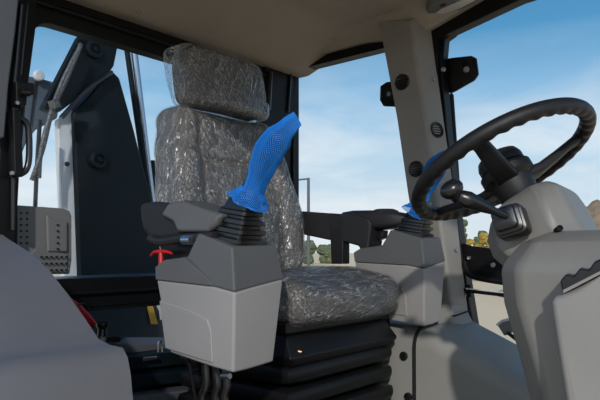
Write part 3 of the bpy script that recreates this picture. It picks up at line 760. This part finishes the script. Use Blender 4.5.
# ------------------------------------------------------------------ machine outside the rear window
UB = -1.9
boom = thing('excavator_boom', onu(115, 320, UB), 'huge dark navy boom arm outside the rear window', 'excavator boom')
bm = NB(); prism(bm, [onu(74, 112, UB), onu(112, 70, UB), onu(120, 78, UB), onu(134, 128, UB), onu(152, 200, UB), onu(176, 330, UB), onu(82, 330, UB)], FU*-.16)
obj('main_beam', bm, 'navy', boom, bevel=.012)
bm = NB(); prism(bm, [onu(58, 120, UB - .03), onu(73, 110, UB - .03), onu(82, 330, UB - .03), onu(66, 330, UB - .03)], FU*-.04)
obj('sheen_plate', bm, 'palegrey', boom, bevel=.006, label='pale strip of painted sky sheen on the edge of the boom')  # boom's side face, sky reflection put into its pale colour
bm = NB(); prism(bm, [onu(80, 36, UB + .03), onu(100, 38, UB + .03), onu(118, 46, UB + .03), onu(114, 66, UB + .03), onu(107, 76, UB + .03), onu(60, 112, UB + .03), onu(51, 112, UB + .03), onu(43, 108, UB + .03)], FU*-.05)
obj('upper_arm', bm, 'navy', boom, bevel=.006)
bm = NB(); tube(bm, [onu(80, 35, UB + .05), onu(43, 108, UB + .05)], .010, 12); obj('arm_flange', bm, 'navy', boom)
for px, py, rr, nm in ((93, 50, .046, 'pivot_pin'), (97, 160, .046, 'pivot_pin')):
    c0 = onu(px, py, UB + (.03 if py < 100 else .005)); 
    bm = NB(); lathe(bm, c0, FU, [(-.02, rr), (.02, rr), (.026, rr*.9), (.026, rr*.62), (.016, rr*.6), (.016, rr*.3), (.028, rr*.26), (.028, .001)], 32); obj(nm, bm, 'navy', boom)
bm = NB(); tube(bm, [onu(112, 72, UB + .04), onu(85, 92, UB + .05), onu(62, 118, UB + .04)], .010, 10, 5); obj('hydraulic_line', bm, 'rubber', boom)
bm = NB(); lathe(bm, onu(67, 164, UB - .025), FU, [(-.01, .012), (.006, .012), (.006, .001)], 6); obj('slot', bm, 'hole', boom)
cy = thing('hydraulic_cylinder', onu(155, 210, UB - .24), 'hydraulic cylinder with a bright chrome rod between the boom and the headrest', 'hydraulic cylinder')
bm = NB(); tube(bm, [onu(133, 44, UB - .24), onu(153, 210, UB - .24)], .022, 16); obj('rod', bm, 'chrome', cy)
bm = NB(); tube(bm, [onu(126, 44, UB - .24), onu(147, 190, UB - .24), onu(152, 330, UB - .24)], .016, 16); obj('barrel', bm, 'navy', cy)
bm = NB(); prism(bm, [onu(137, 160, UB - .25), onu(160, 160, UB - .25), onu(172, 240, UB - .25), onu(150, 240, UB - .25)], FU*-.1); obj('cylinder_clevis', bm, 'navy', cy, bevel=.01)
hs = thing('braided_hose', onu(34, 182, UB + .1), 'braided steel hose hanging diagonally in front of the boom', 'hose')
for k, (pa, rr) in enumerate((((81, 44), .011), ((77, 52), .010))):
    bm = NB()
    P_ = [onu(pa[0], pa[1], UB + .12), onu(66 - 3*k, 80, UB + .12), onu(52 - k, 112, UB + .12), onu(43 - k*1.5, 148, UB + .12), onu(32 + k*7, 180 - k*2, UB + .12)]
    cc = catmull(P_, 40)
    tube(bm, cc, [rr*(1 + .10*math.sin(i*2.1)) for i in range(len(cc))], 10)
    obj('hose', bm, 'braid', hs)
bm = NB(); tube(bm, [onu(53, 100, UB + .13), onu(56, 108, UB + .13)], .026, 12); obj('coupling', bm, 'braid', hs)
bm = NB(); tube(bm, [onu(40, 120, UB + .1), onu(37, 165, UB + .1), onu(35, 212, UB + .1)], .010, 8, 4); obj('tail', bm, 'rubber', hs)
cpL = thing('steel_plate', onu(40, 160, UB - .2), 'blue-grey steel plate with a round white cap beyond the left window corner', 'plate')
bm = NB(); prism(bm, [onu(20, 74, UB - .2), onu(40, 78, UB - .2), onu(62, 84, UB - .2), onu(58, 118, UB - .2), onu(36, 130, UB - .2), onu(27, 142, UB - .2), onu(20, 160, UB - .2), onu(8, 170, UB - .2)], FU*-.06)
obj('plate', bm, 'bluegrey', cpL, bevel=.01)
bm = NB(); lathe(bm, onu(38, 76, UB - .18), FU, [(0, .028), (.015, .028), (.022, .023), (.024, .001)], 28); obj('round_cap', bm, 'white', cpL, label='round white cap')
bm = NB(); tube(bm, [onu(36, 80, UB - .19), onu(30, 125, UB - .19)], .004, 6); obj('seam', bm, 'hole', cpL)
mb = thing('machine_body', onu(150, 420, -1.2), 'dark navy machine bodywork with a yellow stripe seen through the low rear pane', 'bodywork')
bm = NB(); prism(bm, [onu(60, 280, -1.3), onu(290, 270, -1.3), W(-1.3, 1.05, -CZ), W(-1.3, .1, -CZ)], FU*-.3); obj('body_plate', bm, 'body', mb, bevel=.01)
bm = NB(); prism(bm, [onu(146, 302, -1.295), onu(151, 302, -1.295), onu(157, 324, -1.295), onu(151, 324, -1.295)], FU*.006); obj('stripe', bm, 'yellow', mb, label='yellow stripe')
bm = NB(); prism(bm, [onu(155, 303, -1.295), onu(163, 303, -1.295), onu(164, 316, -1.295), onu(160, 320, -1.295), onu(159, 311, -1.295)], FU*.006); obj('decal', bm, 'white', mb, label='white decal fragment')
# ------------------------------------------------------------------ landscape
def ground_at(px, D): r_ = ray(px, 250); p = EYE + r_*(D/r_.y); return Vector((p.x, p.y, 0))
bm = NB(); bmesh.ops.create_grid(bm, x_segments=40, y_segments=40, size=400); obj('ground', bm, 'dirt', kind='structure', origin=Vector((0, 0, 0)))
bm = NB()
a = ground_at(150, 40); b_ = ground_at(430, 40); c_ = ground_at(430, 75); d_ = ground_at(150, 75)
prism(bm, [a, b_, c_, d_], UZ*.06); obj('meadow', bm, 'grass', kind='stuff', label='strip of green grass in the distance seen under the far armrest', cat='grass')
def clump(name, p, r_, hs_, mat, label, cat, group, seed, parts=7):
    bm = NB()
    rnd = random.Random(seed)
    for i in range(parts):
        t = bmesh.ops.create_icosphere(bm, subdivisions=3, radius=1)
        s = r_*rnd.uniform(.45, .8); c0 = p + Vector((rnd.uniform(-.6, .6)*r_, rnd.uniform(-.4, .4)*r_, 0)); c0.z = max(s*.7, hs_*(.1 + .75*i/(parts - 1)))
        for v in t['verts']:
            n_ = v.co.normalized(); q = 1 + .35*noise.noise(n_*3 + Vector((seed, i, 0))) + .2*noise.noise(n_*9)
            v.co = c0 + Vector((n_.x*s*q, n_.y*s*q, n_.z*s*q*.85))
            v.co.z = max(v.co.z, -.02)
    return obj(name, bm, mat, label=label, cat=cat, group=group, ang=20, merge=False)
specs = [(308, 88, 1.3, 3.3), (328, 92, 1.3, 2.9)]
for i, (px, D, r_, h_) in enumerate(specs):
    clump('tree', ground_at(px, D), r_, h_, 'tree', ('left' if px == 308 else 'right') + ' one of two distant dark green trees between backrest and far armrest', 'tree', 'distant trees', 11 + i)
for i, (px, D, r_, h_) in enumerate([(464, 75, .75, 6.4), (481, 77, .8, 4.8), (498, 75, .75, 5.4)]):
    clump('tree', ground_at(px, D), r_, h_, 'tree', ['leftmost', 'middle', 'rightmost'][i] + ' of the grey-green trees in the gap between pillar and steering column', 'tree', 'trees beyond the door', 31 + i)
for i, (px, D, r_, h_) in enumerate([(469, 40, .42, 3.1), (481, 41, .45, 3.5), (492, 40, .4, 3.2)]):
    clump('yellow_bush', ground_at(px, D), r_, h_, 'bush', ['leftmost', 'middle', 'rightmost'][i] + ' of the yellow bushes seen below the shift lever', 'bush', 'yellow bushes beyond the door', 51 + i, 9)
# sand heap to the right
bm = NB(); p0 = ground_at(606, 26)
g = 44; vs = []
for i in range(g + 1):
    row = []
    for j in range(g + 1):
        x = (i/g*2 - 1); y = (j/g*2 - 1); rr = math.hypot(x, y)
        h = max(0, 1 - rr)**.55*4.2*(1 + .25*noise.noise(Vector((x*3, y*3, 1)))) + .35*noise.noise(Vector((x*9, y*9, 4)))*(1 if rr < .95 else 0)
        row.append(bm.verts.new(p0 + Vector((x*4.2, y*4.2, max(-.01, h)))))
    vs.append(row)
for i in range(g):
    for j in range(g): bm.faces.new((vs[i][j], vs[i+1][j], vs[i+1][j+1], vs[i][j+1]))
obj('sand_heap', bm, 'heap', label='brown sand heap outside at the right edge behind the steering column', cat='sand heap', ang=60)
lpz = thing('lamp_post', ground_at(308.5, 34), 'thin grey lamp post outside right of the backrest', 'lamp post')
b0 = ground_at(308.5, 34)
bm = NB(); tube(bm, [b0, b0 + UZ*6.2], [.10, .085], 10); obj('pole', bm, 'pole', lpz)
bm = NB(); tube(bm, [b0 + UZ*6.15, b0 + UZ*6.08 + Vector((-.65, 0, 0))], .05, 8); obj('arm', bm, 'pole', lpz)
# ------------------------------------------------------------------ light
SUN = (FU*.36 - LV*.50 + UZ*.275).normalized()
w = bpy.data.worlds.new('sky'); bpy.context.scene.world = w; w.use_nodes = True
nt = w.node_tree; nd = nt.nodes; bg = nd['Background']
tc = nd.new('ShaderNodeTexCoord'); sep = nd.new('ShaderNodeSeparateXYZ'); nt.links.new(tc.outputs['Generated'], sep.inputs[0])
rp = nd.new('ShaderNodeValToRGB'); cr = rp.color_ramp
cols = [(0, (.82, .87, .90)), (.06, (.74, .83, .90)), (.16, (.50, .70, .87)), (.25, (.30, .55, .80)), (.34, (.10, .34, .61)), (.5, (.06, .20, .44)), (1, (.05, .17, .42))]
cr.elements[0].position, cr.elements[0].color = cols[0][0], cols[0][1] + (1,)
cr.elements[1].position, cr.elements[1].color = cols[-1][0], cols[-1][1] + (1,)
for p_, c_ in cols[1:-1]: e = cr.elements.new(p_); e.color = c_ + (1,)
nt.links.new(sep.outputs['Z'], rp.inputs['Fac'])
mp = nd.new('ShaderNodeMapping'); mp.inputs['Scale'].default_value = (2.2, 2.2, 7); mp.inputs['Location'].default_value = (.3, 1.7, .25)
nt.links.new(tc.outputs['Generated'], mp.inputs['Vector'])
cn = nd.new('ShaderNodeTexNoise'); cn.inputs['Scale'].default_value = 1.3; cn.inputs['Detail'].default_value = 7; cn.inputs['Roughness'].default_value = .55; cn.inputs['Distortion'].default_value = .4
nt.links.new(mp.outputs['Vector'], cn.inputs['Vector'])
cc = nd.new('ShaderNodeMapRange'); cc.inputs['From Min'].default_value = .44; cc.inputs['From Max'].default_value = .70
nt.links.new(cn.outputs['Fac'], cc.inputs['Value'])
low = nd.new('ShaderNodeMapRange'); low.inputs['From Min'].default_value = .34; low.inputs['From Max'].default_value = .17
nt.links.new(sep.outputs['Z'], low.inputs['Value'])
ml = nd.new('ShaderNodeMath'); ml.operation = 'MULTIPLY'; nt.links.new(cc.outputs[0], ml.inputs[0]); nt.links.new(low.outputs[0], ml.inputs[1])
ml2 = nd.new('ShaderNodeMath'); ml2.operation = 'MULTIPLY'; ml2.inputs[1].default_value = .85; nt.links.new(ml.outputs[0], ml2.inputs[0])
mxc = nd.new('ShaderNodeMix'); mxc.data_type = 'RGBA'
nt.links.new(ml2.outputs[0], mxc.inputs['Factor']); nt.links.new(rp.outputs['Color'], mxc.inputs['A']); mxc.inputs['B'].default_value = (.95, .96, .97, 1)
# glow around the sun, added unseen behind the camera to fill the cab
dt = nd.new('ShaderNodeVectorMath'); dt.operation = 'DOT_PRODUCT'; dt.inputs[1].default_value = SUN
nt.links.new(tc.outputs['Generated'], dt.inputs[0])
mr = nd.new('ShaderNodeMapRange'); mr.inputs['From Min'].default_value = .15; mr.inputs['From Max'].default_value = 1; mr.interpolation_type = 'SMOOTHSTEP'
nt.links.new(dt.outputs['Value'], mr.inputs['Value'])
gw = nd.new('ShaderNodeMath'); gw.operation = 'MULTIPLY'; gw.inputs[1].default_value = .42; nt.links.new(mr.outputs[0], gw.inputs[0])
ga = nd.new('ShaderNodeMix'); ga.data_type = 'RGBA'; ga.blend_type = 'ADD'; ga.inputs['Factor'].default_value = 1
gc = nd.new('ShaderNodeCombineXYZ')
for k in 'XYZ': nt.links.new(gw.outputs[0], gc.inputs[k])
nt.links.new(mxc.outputs['Result'], ga.inputs['A']); nt.links.new(gc.outputs[0], ga.inputs['B'])
nt.links.new(ga.outputs['Result'], bg.inputs['Color']); bg.inputs['Strength'].default_value = 1
sl = bpy.data.lights.new('sun', 'SUN'); sl.energy = 2.3; sl.angle = R(1.6); sl.color = (1, .96, .9)
so = bpy.data.objects.new('sun', sl); C.objects.link(so); so.location = W(0, 0, 6); so.rotation_euler = SUN.to_track_quat('Z', 'Y').to_euler()
# ------------------------------------------------------------------ camera
cd = bpy.data.cameras.new('camera'); cd.sensor_width = 36; cd.lens = 36; cd.clip_end = 2000; cd.clip_start = .02
co = bpy.data.objects.new('camera', cd); C.objects.link(co); co.location = EYE; co.rotation_euler = (math.pi/2 + PT, 0, 0)
sc = bpy.context.scene; sc.camera = co
sc.view_settings.view_transform = 'Standard'; sc.view_settings.look = 'None'; sc.view_settings.gamma = 1; sc.view_settings.exposure = 0
sc.view_settings.use_curve_mapping = False
sc.cycles.max_bounces = 8; sc.cycles.transparent_max_bounces = 16
